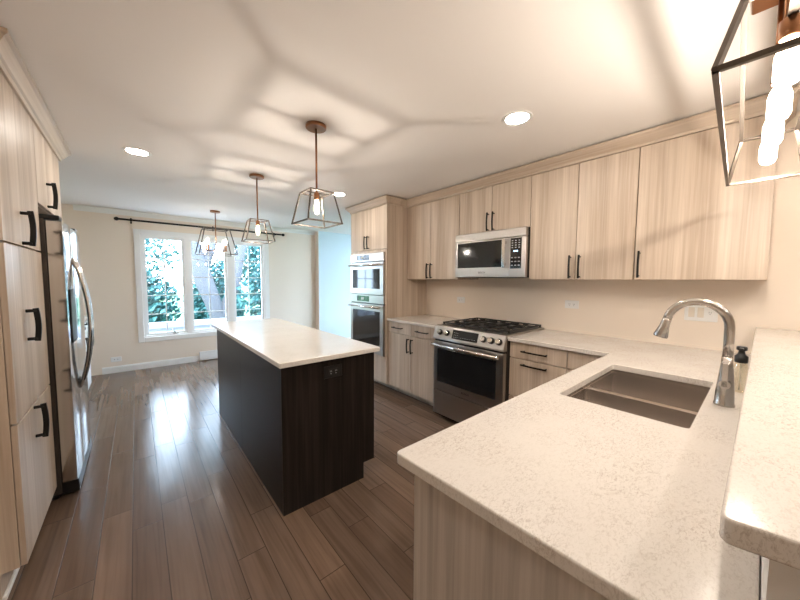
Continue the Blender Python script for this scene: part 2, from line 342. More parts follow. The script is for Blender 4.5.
# jamb liner and mullions
for x0, x1 in ((wx0+.001, .095), (.612, .68), (1.222, 1.318), (1.822, wx1-.001)): box(b, x0, x1, YW-.004, YW+.13, wz0+.001, wz1-.001)
for z0, z1 in ((wz0+.001, .495), (2.01, wz1-.001)): box(b, wx0+.001, wx1-.001, YW-.003, YW+.13, z0, z1)
win = struct('window_1', b, WHITE)
for s, (a, c) in enumerate(((.095, .612), (.68, 1.222), (1.318, 1.822))):
    f = nb(); w = .035; y0, y1 = YW+.03, YW+.065
    box(f, a, a+w, y0, y1, .495, 2.01); box(f, c-w, c, y0, y1, .495, 2.01); box(f, a+w, c-w, y0, y1, .495, .495+w); box(f, a+w, c-w, y0, y1, 2.01-w, 2.01)
    sash = struct('sash', f, WHITE, win)
    g = nb(); zz0, zz1 = .495+w, 2.01-w
    for k in range(1, 5): z = zz0+(zz1-zz0)*k/5; box(g, a+w, c-w, y0+.012, y0+.024, z-.007, z+.007)
    box(g, (a+c)/2-.007, (a+c)/2+.007, y0+.011, y0+.025, zz0, zz1)
    struct('muntin_grid', g, WHITE, sash)
    struct('pane', B(a+w, c-w, y0+.015, y0+.019, zz0, zz1), CLEAR, sash)
for x in (.46, 1.66):
    k = nb(); box(k, x-.035, x+.035, YW+.0, YW+.03, .495, .508, .003); bar(k, (x, YW+.012, .506), (x-.035, YW+.004, .56), .012, .009); lathe(k, [(.004,0),(.009,.004),(.009,.014),(.004,.02)], (x-.035, YW+.003, .558), 12)
    struct('crank_handle', k, NICKEL, win)

# ------------------------------------------------------------ outdoors
tag(obj('patio_slab', B(-7, 14, 6.6, 9.0, -.3, -.12), PATIO), 'pale concrete patio slab outside the window', 'patio')['kind'] = 'structure'
o = obj('lawn', B(-25, 30, 9.0, 40, -.32, -.16), LAWN); o['kind'] = 'structure'
o = obj('lawn', B(6.2, 30, -5, 6.6, -.32, -.16), LAWN); o['kind'] = 'structure'
t = thing('patio_rail', (1, 8.6, -.12), 'low white rail at the edge of the patio beyond the window', 'railing')
b = nb(); box(b, -4, 8, 8.55, 8.75, .27, .40, .01); part('cap_rail', b, PATIO, t)
b = nb(); box(b, -4, 8, 8.6, 8.7, -.12, .27); part('panel', b, PATIO, t)
def leaves(bm, c, rad, n, size):
    c = Vector(c)
    for i in range(n):
        d = Vector((random.gauss(0,1), random.gauss(0,1), random.gauss(0,1))).normalized()*(random.random()**.4)
        p = c + Vector((d.x*rad[0], d.y*rad[1], d.z*rad[2]))
        if p.z < -.15: p.z = -.15 + random.random()*.5
        q = Vector((random.gauss(0,1), random.gauss(0,1), random.gauss(0,1))).normalized(); s = q.orthogonal().normalized(); w = q.cross(s)
        l = size*random.uniform(.6, 1.4)
        vs = [bm.verts.new(p + s*l*a + w*l*bb*.5 + q*l*cc) for a, bb, cc in ((-1,0,0),(0,-1,.15),(1,0,0),(0,1,.15))]
        bm.faces.new(vs)
def shrub(name, c, rad, n, size, label, cat, trunk=None):
    t = thing(name, (c[0], c[1], -.16), label, cat, 'greenery seen through the window'); bm = nb(); leaves(bm, c, rad, n, size)
    me = obj('foliage', bm, LEAF, t)
    s = nb(); r = random.Random(3)
    for k in range(5):
        x, y = c[0]+r.uniform(-.3,.3), c[1]+r.uniform(-.2,.2); tube(s, [(x, y, -.16), (x+r.uniform(-.2,.2), y, c[2]), (x+r.uniform(-.6,.6)*rad[0], y, c[2]+rad[2]*.7)], [.05,.035,.01], 8)
    part('stem', s, BARK, t)
shrub('hedge_shrub', (-.2, 11.2, .55), (1.2, .6, 1.2), 4200, .085, 'broad leafy shrub outside behind the leftmost window sash', 'shrub')
shrub('hedge_shrub', (1.9, 11.2, .5), (.85, .6, 1.5), 3600, .085, 'dark leafy shrub outside behind the split tree trunk', 'shrub')
shrub('hedge_shrub', (4.0, 11.2, .7), (1.2, .6, 1.7), 4800, .085, 'dense tall shrub outside behind the rightmost window sash', 'shrub')
shrub('garden_tree', (-.2, 13.6, 2.3), (1.5, 1.0, 1.0), 1500, .08, 'loose bright tree crown high outside the leftmost window sash', 'tree')
shrub('garden_tree', (4.4, 13.9, 2.4), (1.7, 1.0, 1.6), 3400, .10, 'tall leafy tree rising outside the rightmost window sash', 'tree')
shrub('garden_tree', (9.5, 5.2, 1.2), (1.5, 2.2, 2.0), 2500, .12, 'leafy tree outside the glass door of the side hall', 'tree')
t = thing('split_trunk_tree', (1.9, 9.6, -.16), 'pale grey tree with a wide forking trunk outside the middle window sash', 'tree')
b = nb(); tube(b, [(1.75,9.6,-.2),(1.7,9.6,.3),(1.55,9.6,.8),(1.35,9.62,1.4),(1.25,9.6,2.0),(1.0,9.7,2.9),(.7,9.9,4.0)], [.26,.20,.20,.22,.16,.10,.05], 12)
tube(b, [(1.75,9.6,-.2),(1.8,9.6,.4),(2.0,9.6,.9),(2.15,9.6,1.5),(2.3,9.6,2.2),(2.7,9.7,3.2),(3.1,9.8,4.2)], [.26,.17,.15,.14,.11,.08,.04], 12)
tube(b, [(1.3,9.6,1.5),(1.55,9.55,2.1),(1.7,9.5,3.0)], [.14,.09,.04], 10)
part('trunk', b, BARK, t)
b = nb(); leaves(b, (1.5, 9.9, 3.9), (1.5, 1.0, .9), 1300, .09); leaves(b, (2.3, 9.3, .9), (.35, .3, .5), 160, .07); part('foliage', b, LEAF, t)

# ------------------------------------------------------------ handles
def handle(parent, x, y, z0, z1=None, out=-1, axis='z', y1=None, m=None):
    """bar pull on a door face at x; axis z: from z0 to z1 at y; axis y: from y to y1 at z0"""
    b = nb(); pr = .032
    def P(s, o): return (x+out*o, y, z0+(z1-z0)*s) if axis == 'z' else (x+out*o, y+(y1-y)*s, z0)
    n = 8; pts = [Vector(P(i/n, pr + .006*math.sin(math.pi*i/n))) for i in range(n+1)]
    for a, c in zip(pts, pts[1:]): bar(b, a, c+(c-a)*.05, .0105 if out < 0 else .012, .011 if out < 0 else .020, (1,0,0))
    for s in (.07, .93): 
        p, q = Vector(P(s, 0)), Vector(P(s, pr+.002)); cyl(b, p, q, (.008 if out > 0 else .005), seg=10)
    return part('handle', b, m or BLACK, parent)
GAP = .0025
def front(parent, name, xf, out, y0, y1, z0, z1, m=OAK, th=.019):
    """door or drawer front whose visible face is at xf"""
    y0, y1 = sorted((y0, y1)); return part(name, B(xf, xf-out*th, y0+GAP, y1-GAP, z0+GAP, z1-GAP, bev=.0012), m, parent)

# ------------------------------------------------------------ wall cabinets on the range wall
UB, UT = 1.379, 2.258
def upper(y0, y1, z0, split, label, handles, group='oak wall cabinets above the range wall counter'):
    t = thing('wall_cabinet', (XW-.18, (y0+y1)/2, z0), label, 'cabinet', group)
    part('body', B(XU+.021, XW-.001, y0+.0006, y1-.0006, z0, UT), OAK, t)
    ys = [y0]+split+[y1]
    for i in range(len(ys)-1):
        dr = front(t, 'door', XU, -1, ys[i], ys[i+1], z0, UT)
        for hy, hz0, hz1 in handles:
            if ys[i] < hy < ys[i+1]: handle(dr, XU, hy, hz0, hz1)
    return t
upper(2.085, 2.8985, UB, [2.495], 'two-door light oak wall cabinet between the oven tower and the microwave', [(2.465,1.39,1.56),(2.525,1.39,1.56)])
upper(1.321, 2.0845, 1.830, [1.701], 'short two-door light oak wall cabinet directly above the microwave', [(1.672,1.838,2.008),(1.732,1.838,2.008)])
upper(.5805, 1.3205, UB, [.951], 'two-door light oak wall cabinet just right of the microwave', [(.917,1.39,1.565),(.985,1.39,1.565)])
upper(-.009, .580, UB, [], 'widest single-door light oak wall cabinet at the end of the wall run', [(.552,1.395,1.57)])

# oven tower
XO = 2.265
t = thing('oven_tower_cabinet', (2.6, 3.3, 0), 'tall light oak cabinet housing the two stacked wall ovens', 'cabinet')
b = nb(); box(b, XO+.021, XW-.001, 2.901, 2.925, .11, UT); box(b, XO+.021, XW-.001, 3.678, 3.702, .11, UT); box(b, XO+.05, XW-.001, 2.925, 3.678, UT-.02, UT); box(b, XO+.021, XW-.001, 2.925, 3.678, 1.725, 1.74)
box(b, XO+.021, XW-.001, 2.925, 3.678, .43, .445); box(b, XO+.021, XW-.001, 2.925, 3.678, .11, .125); box(b, XW-.02, XW-.001, 2.925, 3.678, .11, UT-.02)
part('body', b, OAK, t)
part('filler_strip', B(XO, XO+.02, 2.901, 3.702, 1.705, 1.738), OAK, t)
part('side_stile', B(XO, XO+.02, 2.901, 2.937, .446, 1.704), OAK, t); part('side_stile', B(XO, XO+.02, 3.683, 3.702, .446, 1.704), OAK, t)
for y0, y1, hy in ((2.901, 3.3, 3.27), (3.3, 3.702, 3.33)):
    dr = front(t, 'door', XO, -1, y0, y1, 1.74, UT); handle(dr, XO, hy, 1.755, 1.92)
dr = front(t, 'drawer', XO, -1, 2.901, 3.702, .11, .444); handle(dr, XO, 3.2, .36, axis='y', y1=3.40)
part('toe_kick', B(2.42, 2.435, 2.9, 3.702, .0, .1095), OAK, t)

def oven(label, z0, z1, zc, grp):
    t = thing('built_in_oven', (2.5, 3.31, z0), label, 'oven', grp); ya, yb = 2.939, 3.681; xf = 2.245
    part('body', B(2.290, 2.86, 2.95, 3.67, z0+.002, z1-.002), BLACK, t)
    cp_ = part('control_panel', B(xf, 2.2895, ya, yb, zc, z1, bev=.003), STEEL, t)
    part('display', B(xf-.0015, xf+.001, 3.24, 3.52, zc+.018, z1-.016), BGLASS, cp_)
    part('readout', B(xf-.002, xf-.0012, 3.36, 3.42, zc+.04, z1-.035), GREYT, cp_)
    d = part('door', B(xf-.004, 2.2895, ya, yb, z0, zc-.010, bev=.003), STEEL, t)
    zt = zc-.010; hz = z1-z0
    part('glass', B(xf-.0055, xf-.003, ya+.07, yb-.06, z0+.075, zt-.085, bev=.001), BGLASS, d)
    h = nb(); zz = zt-.035; cyl(h, (xf-.045, ya+.03, zz), (xf-.045, yb-.03, zz), .013, seg=16)
    for y in (ya+.06, yb-.06): box(h, xf-.045, xf-.004, y-.012, y+.012, zz-.009, zz+.009, .002)
    part('handle', h, CHROME, d)
    part('vent_gap', B(xf+.012, 2.289, ya+.01, yb-.01, zc-.0098, zc-.0002), BLKPL, t)
oven('upper compact stainless wall oven with black window in the oven tower', 1.185, 1.703, 1.60, 'stacked wall ovens')
oven('larger lower stainless wall oven beneath the compact one', .447, 1.180, 1.075, 'stacked wall ovens')

# crown along tower and wall run
crp = [(.0,UT+.0006),(.006,UT+.0006),(.010,UT+.018),(.048,2.316),(.055,2.324),(.055,CZ-.011),(.0,CZ-.011)]
s2 = 1.0
path = [((XW-.002, 3.703), (0, 1)), ((XO, 3.703), (-1, 1)), ((XO, 2.900), (-1, -1)), ((XU, 2.900), (-1, -1)), ((XU, -.009), (-1, -1)), ((XW-.002, -.009), (0, -1))]
b = rod_profile(nb(), crp, path)
tag(obj('cabinet_crown', b, OAKH), 'light oak crown moulding running over the oven tower and range wall cabinets', 'moulding')
# filler behind the crown
b = nb(); box(b, XO+.001, XW-.003, 2.9005, 3.7025, UT+.001, CZ-.004); box(b, XU+.001, XW-.003, -.0085, 2.8995, UT+.001, CZ-.004)
tag(obj('soffit_board', b, OAKH), 'oak filler board between range wall cabinet tops and ceiling', 'board')

# ------------------------------------------------------------ base cabinets on the range wall
def base(name, y0, y1, label, fronts, handles=(), cat='cabinet', x0=XB, ztop=CB-.002):
    t = thing(name, (2.6, (y0+y1)/2, 0), label, cat)
    part('body', B(x0+.021, XW-.001, y0+.0006, y1-.0006, .11, ztop), OAK, t)
    part('toe_kick', B(2.42, 2.44, y0+.0006, y1-.0006, 0, .1095), OAK, t)
    for nm, a, c, z0, z1 in fronts:
        f = front(t, nm, x0, -1, a, c, z0, z1)
        for h in handles:
            if len(h) == 3 and a < h[0] < c and z0 < h[1] < z1: handle(f, x0, h[0], h[1], h[2])
            if len(h) == 4 and a < (h[1]+h[0])/2 < c and z0 < h[2] < z1: handle(f, x0, h[0], h[2], axis='y', y1=h[1], m=BRONZE)
base('base_cabinet', 2.10, 2.8985, 'light oak base cabinet with two drawers and two doors beside the range and oven tower',
     [('drawer', 2.50, 2.8985, .755, .882), ('drawer', 2.10, 2.50, .755, .882), ('door', 2.50, 2.8985, .11, .752), ('door', 2.10, 2.50, .11, .752)],
     [(2.63, 2.80, .82, 0), (2.22, 2.40, .82, 0), (2.53, .56, .72), (2.47, .56, .72)])
base('base_cabinet', .873, 1.312, 'light oak three-drawer base cabinet between the range and the peninsula',
     [('drawer', .873, 1.312, .755, .882), ('drawer', .873, 1.312, .44, .752), ('drawer', .873, 1.312, .11, .437)],
     [(1.00, 1.20, .82, 0), (1.00, 1.20, .715, 0), (1.00, 1.20, .40, 0)])
base('corner_cabinet', .602, .872, 'narrow light oak corner base panels next to the three-drawer cabinet', [('drawer', .602, .872, .755, .882), ('door', .602, .872, .11, .752)])

# ------------------------------------------------------------ worktops
def slab(name, bm, m, label, bev=.005):
    return tag(obj(name, bm, m), label, 'worktop')
def poly_slab(xs, ys, inside, z0, z1, move=None):
    bm = nb(); V = {}
    def v(i, j):
        if (i, j) not in V:
            p = [xs[i], ys[j], z1]
            if move: p = move(p)
            V[(i, j)] = bm.verts.new(p)
        return V[(i, j)]
    for i in range(len(xs)-1):
        for j in range(len(ys)-1):
            if inside((xs[i]+xs[i+1])/2, (ys[j]+ys[j+1])/2): bm.faces.new((v(i,j), v(i+1,j), v(i+1,j+1), v(i,j+1)))
    fs = bm.faces[:]; bmesh.ops.solidify(bm, geom=fs, thickness=0) if False else None
    r = bmesh.ops.extrude_face_region(bm, geom=fs)
    for g in r['geom']:
        if isinstance(g, bmesh.types.BMVert): g.co.z = z0
    bmesh.ops.recalc_face_normals(bm, faces=bm.faces[:])
    return bm
def soften(bm, corners, rad, bev=.004):
    """round the vertical edges at the given xy corners, then ease the rim"""
    es = [e for e in bm.edges if abs(e.verts[0].co.x-e.verts[1].co.x) < 1e-5 and abs(e.verts[0].co.y-e.verts[1].co.y) < 1e-5
          and any((Vector(e.verts[0].co[:2])-Vector(c)).length < .004 for c in corners)]
    if es: bmesh.ops.bevel(bm, geom=es, offset=rad, segments=6, affect='EDGES', profile=.5)
    bmesh.ops.recalc_face_normals(bm, faces=bm.faces[:])
    rim = [e for e in bm.edges if len(e.link_faces) == 2 and abs(abs(e.link_faces[0].normal.z)-abs(e.link_faces[1].normal.z)) > .9]
    bmesh.ops.bevel(bm, geom=rim, offset=bev, segments=3, affect='EDGES', profile=.5)
    for f in bm.faces: f.smooth = False
    return bm
SX0, SX1, SY0, SY1 = 1.285, 1.985, .128, .515
def ins(x, y):
    if SX0 < x < SX1 and SY0 < y < SY1: return False
    if y > .612: return x > XC
    return True
def mv(p):
    if p[0] < .52: p[0] = .506 + (.612-p[1])/.63*.028
    return p
bm = poly_slab([.51, SX0, SX1, XC, XW-.001], [-.019, SY0, SY1, .612, 1.318], ins, CB, CT, mv)
soften(bm, [(.506, .612), (SX0, SY0), (SX1, SY0), (SX0, SY1), (SX1, SY1)], .016)
slab('worktop', bm, QUARTZ, 'L-shaped speckled cream quartz worktop of the peninsula with the sink cut out')
bm = poly_slab([XC, XW-.001], [2.098, 2.899], lambda x, y: True, CB, CT); soften(bm, [], 0)
slab('worktop', bm, QUARTZ, 'short cream quartz worktop between the range and the oven tower')
# raised bar
def mvb(p):
    if p[0] < .53: p[0] = .521 + (.02-p[1])*.22
    return p
bm = poly_slab([.521, XW-.001], [-.42, .02], lambda x, y: True, 1.057, 1.089, mvb); soften(bm, [(.521, .02), (mvb([.521,-.42,0])[0], -.42)], .014)
slab('breakfast_bar', bm, QUARTZ, 'raised pale quartz bar top standing above the peninsula worktop')
t = struct('wall_knee', B(.548, XW-.001, -.15, -.0205, 0, 1.0565), KNEE)

# peninsula cabinets (fronts face the island)
def pen_front(parent, name, x0, x1, z0, z1): return part(name, B(x0+GAP, x1-GAP, .545, .564, z0+GAP, z1-GAP, bev=.0012), OAK, parent)
def hx(parent, x, z0, z1):
    b = nb(); bar(b, (x, .564+.034, z0), (x, .564+.034, z1), .008, .010, (0,1,0))
    for z in (z0+.012, z1-.012): cyl(b, (x, .564, z), (x, .600, z), .005, seg=10)
    part('handle', b, BLACK, parent)
tag(obj('end_panel', B(.532, .552, -.0195, .562, 0, CB-.002), OAK_SHADE), 'oak end panel with shade in its colour under the open end of the peninsula worktop', 'panel')
t = thing('dishwasher', (.88, .3, 0), 'stainless dishwasher front in the peninsula beside the end panel', 'dishwasher')
part('body', B(.575, 1.165, 0, .533, .10, .87), BLACK, t); d = part('door', B(.572, 1.168, .534, .564, .11, .87, bev=.003), STEEL, t)
b = nb(); cyl(b, (.62, .604, .80), (1.12, .604, .80), .011, seg=14); [cyl(b, (x, .564, .80), (x, .604, .80), .008, seg=10) for x in (.66, 1.08)]; part('handle', b, CHROME, d)
part('toe_kick', B(.56, 1.17, .47, .485, 0, .098), OAK, t)
t = thing('sink_cabinet', (1.63, .3, 0), 'light oak two-door cabinet under the sink in the peninsula', 'cabinet')
b = nb(); box(b, 1.172, 1.19, -.018, .544, .11, CB-.002); box(b, 2.08, 2.098, -.018, .544, .11, CB-.002); box(b, 1.19, 2.08, -.018, 0, .11, CB-.002); box(b, 1.19, 2.08, 0, .544, .11, .128); part('body', b, OAK, t)
for x0, x1, hxx in ((1.172, 1.635, 1.60), (1.635, 2.098, 1.67)):
    d = pen_front(t, 'door', x0, x1, .11, .882); hx(d, hxx, .68, .85)
part('toe_kick', B(1.172, 2.098, .47, .485, 0, .1095), OAK, t)
t = thing('corner_filler', (2.2, .3, 0), 'plain light oak filler in the inner corner of the peninsula', 'panel')
part('body', B(2.10, 2.308, -.018, .544, .11, CB-.002), OAK, t); pen_front(t, 'front_panel', 2.10, 2.288, .11, .882)

# ------------------------------------------------------------ sink
t = thing('kitchen_sink', (1.635, .32, .66), 'stainless steel double bowl sink set under the peninsula worktop', 'sink')
def bowl(x0, x1, y0, y1, z0, z1, xc, yc):
    q = nb(); bmesh.ops.create_cube(q, size=1)
    for v in q.verts: v.co = Vector((x0+(v.co.x+.5)*(x1-x0), y0+(v.co.y+.5)*(y1-y0), z0+(v.co.z+.5)*(z1-z0)))
    top = [f for f in q.faces if f.normal.z > .9]; bmesh.ops.delete(q, geom=top, context='FACES_ONLY')
    es = [e for e in q.edges if len(e.link_faces) == 2]
    bmesh.ops.bevel(q, geom=es, offset=.022, segments=5, affect='EDGES', profile=.5)
    bmesh.ops.recalc_face_normals(q, faces=q.faces[:]); 
    bmesh.ops.solidify(q, geom=q.faces[:], thickness=.0015)
    o = part('bowl', q, SINKM, t)
    dn = lathe(nb(), [(.045,.0015),(.045,.004),(.036,.0045),(.034,.002),(.012,.002),(.010,.006),(.0,.006)][:-1], (xc, yc, z0), 24)
    part('drain', dn, NICKEL, o)
bowl(1.282, 1.588, .124, .519, .68, .870, 1.43, .33); bowl(1.618, 1.988, .124, .519, .66, .870, 1.80, .33)
b = nb(); box(b, 1.262, 2.008, .104, .1235, .870, .8845); box(b, 1.262, 2.008, .5195, .539, .870, .8845); box(b, 1.262, 1.2815, .1235, .5195, .870, .8845); box(b, 1.9885, 2.008, .1235, .5195, .870, .8845); part('rim', b, SINKM, t)
part('divider', B(1.587, 1.619, .125, .518, .838, .8715, bev=.004, seg=2), SINKM, t)

# ------------------------------------------------------------ faucet
FX, FY = 1.64, .074
t = thing('kitchen_faucet', (FX, FY, CT), 'tall brushed nickel gooseneck faucet arching over the sink', 'faucet')
b = lathe(nb(), [(.029,.0005),(.029,.006),(.0265,.010),(.025,.05),(.0205,.11),(.0165,.150),(.0155,.180)], (FX, FY, CT), 28); part('body', b, NICKEL, t)
pts = []; z0 = CT+.180
yc, zc, R = FY+.088, 1.205, .088
pts.append((FX, FY, z0)); pts.append((FX, FY-.001, z0+.05))
for k in range(0, 15):
    a = math.pi - k*math.radians(172)/14; pts.append((FX, yc+R*math.cos(a), zc+R*math.sin(a)))
b = tube(nb(), pts, [.0145]*len(pts), 20); part('spout', b, NICKEL, t)
e = Vector(pts[-1]); dr_ = (Vector(pts[-1])-Vector(pts[-2])).normalized()
b = nb(); tube(b, [e-dr_*.002, e+dr_*.004, e+dr_*.03, e+dr_*.070, e+dr_*.076], [.0150,.0150,.0165,.0245,.0235], 22); part('spray_head', b, NICKEL, t)
b = nb(); lathe(b, [(.019,0),(.019,.012),(.015,.018)], (FX-.020, FY, CT+.085), 20, 'x'); b2 = nb()
cyl(b2, (FX-.020, FY, CT+.085), (FX-.045, FY, CT+.085), .016, .015, 20); box(b2, FX-.045, FX-.036, FY-.009, FY+.011, CT+.075, CT+.165, .003)
b.free(); part('lever', b2, NICKEL, t)

# soap bottle
t = thing('soap_dispenser', (1.885, .046, CT), 'small clear soap bottle with black pump cap behind the faucet', 'soap bottle')
b = lathe(nb(), [(.020,.0005),(.0215,.006),(.0215,.105),(.017,.120),(.011,.128)], (1.885, .046, CT), 24); part('bottle', b, BOTTLE, t)
b = lathe(nb(), [(.019,.124),(.020,.128),(.020,.150),(.012,.158),(.009,.172),(.016,.176),(.016,.188),(.012,.191)], (1.885, .046, CT), 24); box(b, 1.851, 1.885, .040, .052, CT+.177, CT+.187, .002); part('pump_cap', b, BLKPL, t)
b = nb(); cyl(b, (1.885, .046, CT+.01), (1.885, .046, CT+.124), .0022, seg=8); part('dip_tube', b, PLATE, t)

# ------------------------------------------------------------ range
t = thing('gas_range', (2.55, 1.705, 0), 'stainless slide-in gas range with black grates and oven window', 'range')
ya, yb = 1.3205, 2.0895
part('body', B(2.262, 2.905, ya+.002, yb-.002, .03, .900), STEELD, t)
[part('foot', cyl(nb(), (x, y, 0), (x, y, .032), .018, seg=12), BLKPL, t) for x in (2.32, 2.85) for y in (ya+.05, yb-.05)]
ct_ = part('cooktop', B(2.285, 2.915, ya, yb, .9005, .930, bev=.004, seg=2), STEEL, t)
part('cooktop_pan', B(2.315, 2.90, ya+.02, yb-.02, .9302, .934), BLKPL, ct_)
# slanted control panel
cpz0, cpz1 = .800, .931
b = prism(nb(), [(2.2615, cpz0), (2.215, cpz0), (2.212, cpz0+.012), (2.252, cpz1-.004), (2.2845, cpz1), (2.2845, .902), (2.2615, .898)], 'y', ya, yb)
cpan = part('control_panel', b, STEEL, t)
def onp(s, o=0.):  # point on slanted face, s 0..1 up, o outwards
    p0, p1 = Vector((2.212, cpz0+.012)), Vector((2.252, cpz1-.004)); q = p0+(p1-p0)*s; n = Vector((-(p1-p0).y, (p1-p0).x)).normalized(); q = q+n*o; return q
def pquad(y0, y1, s0, s1, o0, o1):
    a, c, d_, e_ = onp(s0, o0), onp(s1, o0), onp(s1, o1), onp(s0, o1)
    return prism(nb(), [tuple(a), tuple(c), tuple(d_), tuple(e_)], 'y', y0, y1)
dsp = part('display', pquad(1.580, 1.862, .16, .84, .0003, .0022), BGLASS, cpan)
b = nb()
for r_, n_ in ((.62, 3), (.45, 3), (.28, 3)):
    for k in range(n_):
        a = onp(r_, .0023); y = 1.84-k*.02; box(b, a.x-.0004, a.x+.0004, y-.004, y+.004, a.y-.002, a.y+.002)
for k in range(7):
    a = onp(.3, .0023); y = 1.76-k*.025; box(b, a.x-.0004, a.x+.0004, y-.006, y+.006, a.y-.0015, a.y+.0015)
part('key_marks', b, GREYT, dsp)
n_ = (onp(0, 1)-onp(0, 0))
for y in (2.012, 1.925, 1.520, 1.445, 1.372):
    a = onp(.5, .0); c1, c2, c3 = a+n_*.012, a+n_*.016, a+n_*.034
    k = nb(); cyl(k, (a.x, y, a.y), (c1.x, y, c1.y), .028, .027, 24); kb = part('knob', k, BLKPL, cpan)
    k = nb(); cyl(k, (c1.x, y, c1.y), (c3.x, y, c3.y), .0215, .0185, 24); a4 = a+n_*.0345; up_ = (onp(1)-onp(0)).normalized()
    p0 = a4-up_*.016; p1 = a4+up_*.016; bar(k, (p0.x, y, p0.y), (p1.x, y, p1.y), .006, .006)
    part('knob_cap', k, CHROME, kb)
dxf = 2.222
part('vent_gap', B(2.236, 2.2617, ya+.006, yb-.006, .780, .7995), BLKPL, t)
d = part('door', B(dxf, 2.2617, ya+.002, yb-.002, .300, .779, bev=.004, seg=2), STEEL, t)
part('glass', B(dxf-.0018, dxf+.002, ya+.07, yb-.05, .385, .712, bev=.001), BGLASS, d)
h = nb(); cyl(h, (dxf-.052, ya+.02, .752), (dxf-.052, yb-.02, .752), .014, seg=18)
for y in (ya+.05, yb-.05): box(h, dxf-.052, dxf, y-.014, y+.014, .742, .764, .003)
part('handle', h, CHROME, d)
text('logo', 'BOSCH', .026, d, (dxf-.0008, 1.700, .345), (0,-1,0), (0,0,1), BLKPL)
dw = part('drawer', B(dxf, 2.2617, ya+.002, yb-.002, .060, .293, bev=.004, seg=2), STEEL, t)
# grates
for k in range(3):
    y0 = ya+.022+k*.242; y1 = y0+.238; g = nb(); z = .958; w = .011
    for y in (y0+.006, y1-.006): box(g, 2.325, 2.895, y-w/2, y+w/2, z-.012, z)
    for x in (2.331, 2.889, 2.61): box(g, x-w/2, x+w/2, y0, y1, z-.012, z)
    ym = (y0+y1)/2
    for xb in (2.47, 2.75):
        for s in (-1, 1):
            box(g, xb-w/2, xb+w/2, ym+s*.035, ym+s*.115, z-.011, z+.003); box(g, xb+s*.035, xb+s*.135, ym-w/2, ym+w/2, z-.011, z+.003)
    for x in (2.335, 2.885):
        for y in (y0+.008, y1-.008): box(g, x-.007, x+.007, y-.007, y+.007, .9345, z-.01)
    gr_ = part('grate', g, IRON, t)
for x, y, r in ((2.47, ya+.141, .045), (2.75, ya+.141, .035), (2.61, ya+.383, .055), (2.47, ya+.625, .04), (2.75, ya+.625, .045)):
    k = lathe(nb(), [(r+.012,.0),(r+.012,.006),(r,.010)], (x, y, .9342), 24); bb = part('burner', k, NICKEL, t)
    part('burner_cap', lathe(nb(), [(r-.004,.0102),(r-.002,.016),(r-.012,.018)], (x, y, .9342), 24), IRON, bb)

# ------------------------------------------------------------ microwave
t = thing('microwave', (2.72, 1.70, 1.397), 'stainless over-the-range microwave with black door glass', 'microwave')
ya, yb, z0, z1 = 1.3235, 2.083, 1.397, 1.828
part('body', B(2.560, XW-.001, ya, yb, z0, z1), BLACK, t)
part('vent_band', B(2.520, 2.5598, ya, yb, 1.752, z1, bev=.004, seg=2), STEEL, t)
d = part('door', B(2.522, 2.5598, ya+.15, yb, z0+.004, 1.749, bev=.004, seg=2), STEEL, t)
part('glass', B(2.5195, 2.523, 1.535, yb-.03, 1.492, 1.738, bev=.001), BGLASS, d)
h = nb(); box(h, 2.478, 2.492, 1.497, 1.527, 1.485, 1.738, .004, 2)
for z in (1.515, 1.708): box(h, 2.49, 2.524, 1.503, 1.521, z-.012, z+.012, .002)
part('handle', h, CHROME, d)
text('logo', 'BOSCH', .024, d, (2.5212, 1.76, 1.445), (0,-1,0), (0,0,1), BLKPL)
c = part('control_panel', B(2.5215, 2.5598, ya, ya+.149, z0+.004, 1.749, bev=.003), STEEL, t)
kp = part('keypad', B(2.519, 2.5225, ya+.038, ya+.140, 1.475, 1.74), BGLASS, c)
b = nb()
for i in range(3):
    for j in range(4): box(b, 2.5184, 2.5189, ya+.052+i*.032, ya+.066+i*.032, 1.655+j*.02, 1.661+j*.02)
for i in range(3):
    for j in range(3): box(b, 2.5184, 2.5189, ya+.050+i*.032, ya+.068+i*.032, 1.50+j*.033, 1.508+j*.033)
part('key_marks', b, GREYT, kp)
part('clock_display', B(2.5182, 2.5189, ya+.07, ya+.11, 1.622, 1.634), DISP, kp)

# ------------------------------------------------------------ plates on walls
def plate_x(y, z, w, h, kind, label, m=PLATE, grp=None):
    t = thing('wall_outlet' if kind == 'o' else 'switch_plate', (XW, y, z-h/2), label, 'outlet' if kind == 'o' else 'switch', grp)
    part('plate', B(XW-.006, XW-.0005, y-w/2, y+w/2, z-h/2, z+h/2, bev=.002), m, t)
    def rec(yy, ww, hh):
        part('receptacle', B(XW-.0075, XW-.006, yy-ww/2, yy+ww/2, z-hh/2, z+hh/2, bev=.0005), m, t)
        s = nb()
        for dy in (-.018, .018) if ww > .05 else (0,):
            box(s, XW-.0079, XW-.0074, yy+dy-.006, yy+dy-.004, z-.002, z+.008); box(s, XW-.0079, XW-.0074, yy+dy+.004, yy+dy+.006, z-.002, z+.008); box(s, XW-.0079, XW-.0074, yy+dy-.002, yy+dy+.002, z-.011, z-.007)
        part('socket_slot', s, PLATED, t)
    if kind == 'o': rec(y, w*.62, h*.5)
    else:
        for dy in (.046, 0): part('rocker', B(XW-.009, XW-.006, y+dy-.016, y+dy+.016, z-.034, z+.034, bev=.0015), IVORY, t)
        rec(y-.046, .034, .068)
plate_x(2.324, 1.140, .115, .07, 'o', 'cream outlet on the wall behind the left part of the range')
plate_x(1.095, 1.163, .115, .07, 'o', 'white horizontal outlet on the wall over the three-drawer cabinet', PLATE)
plate_x(.272, 1.160, .165, .118, 's', 'triple plate with two rocker switches and an outlet behind the faucet')
t = thing('wall_outlet', (-.258, YW, .15), 'small white horizontal outlet low on the window wall', 'outlet')
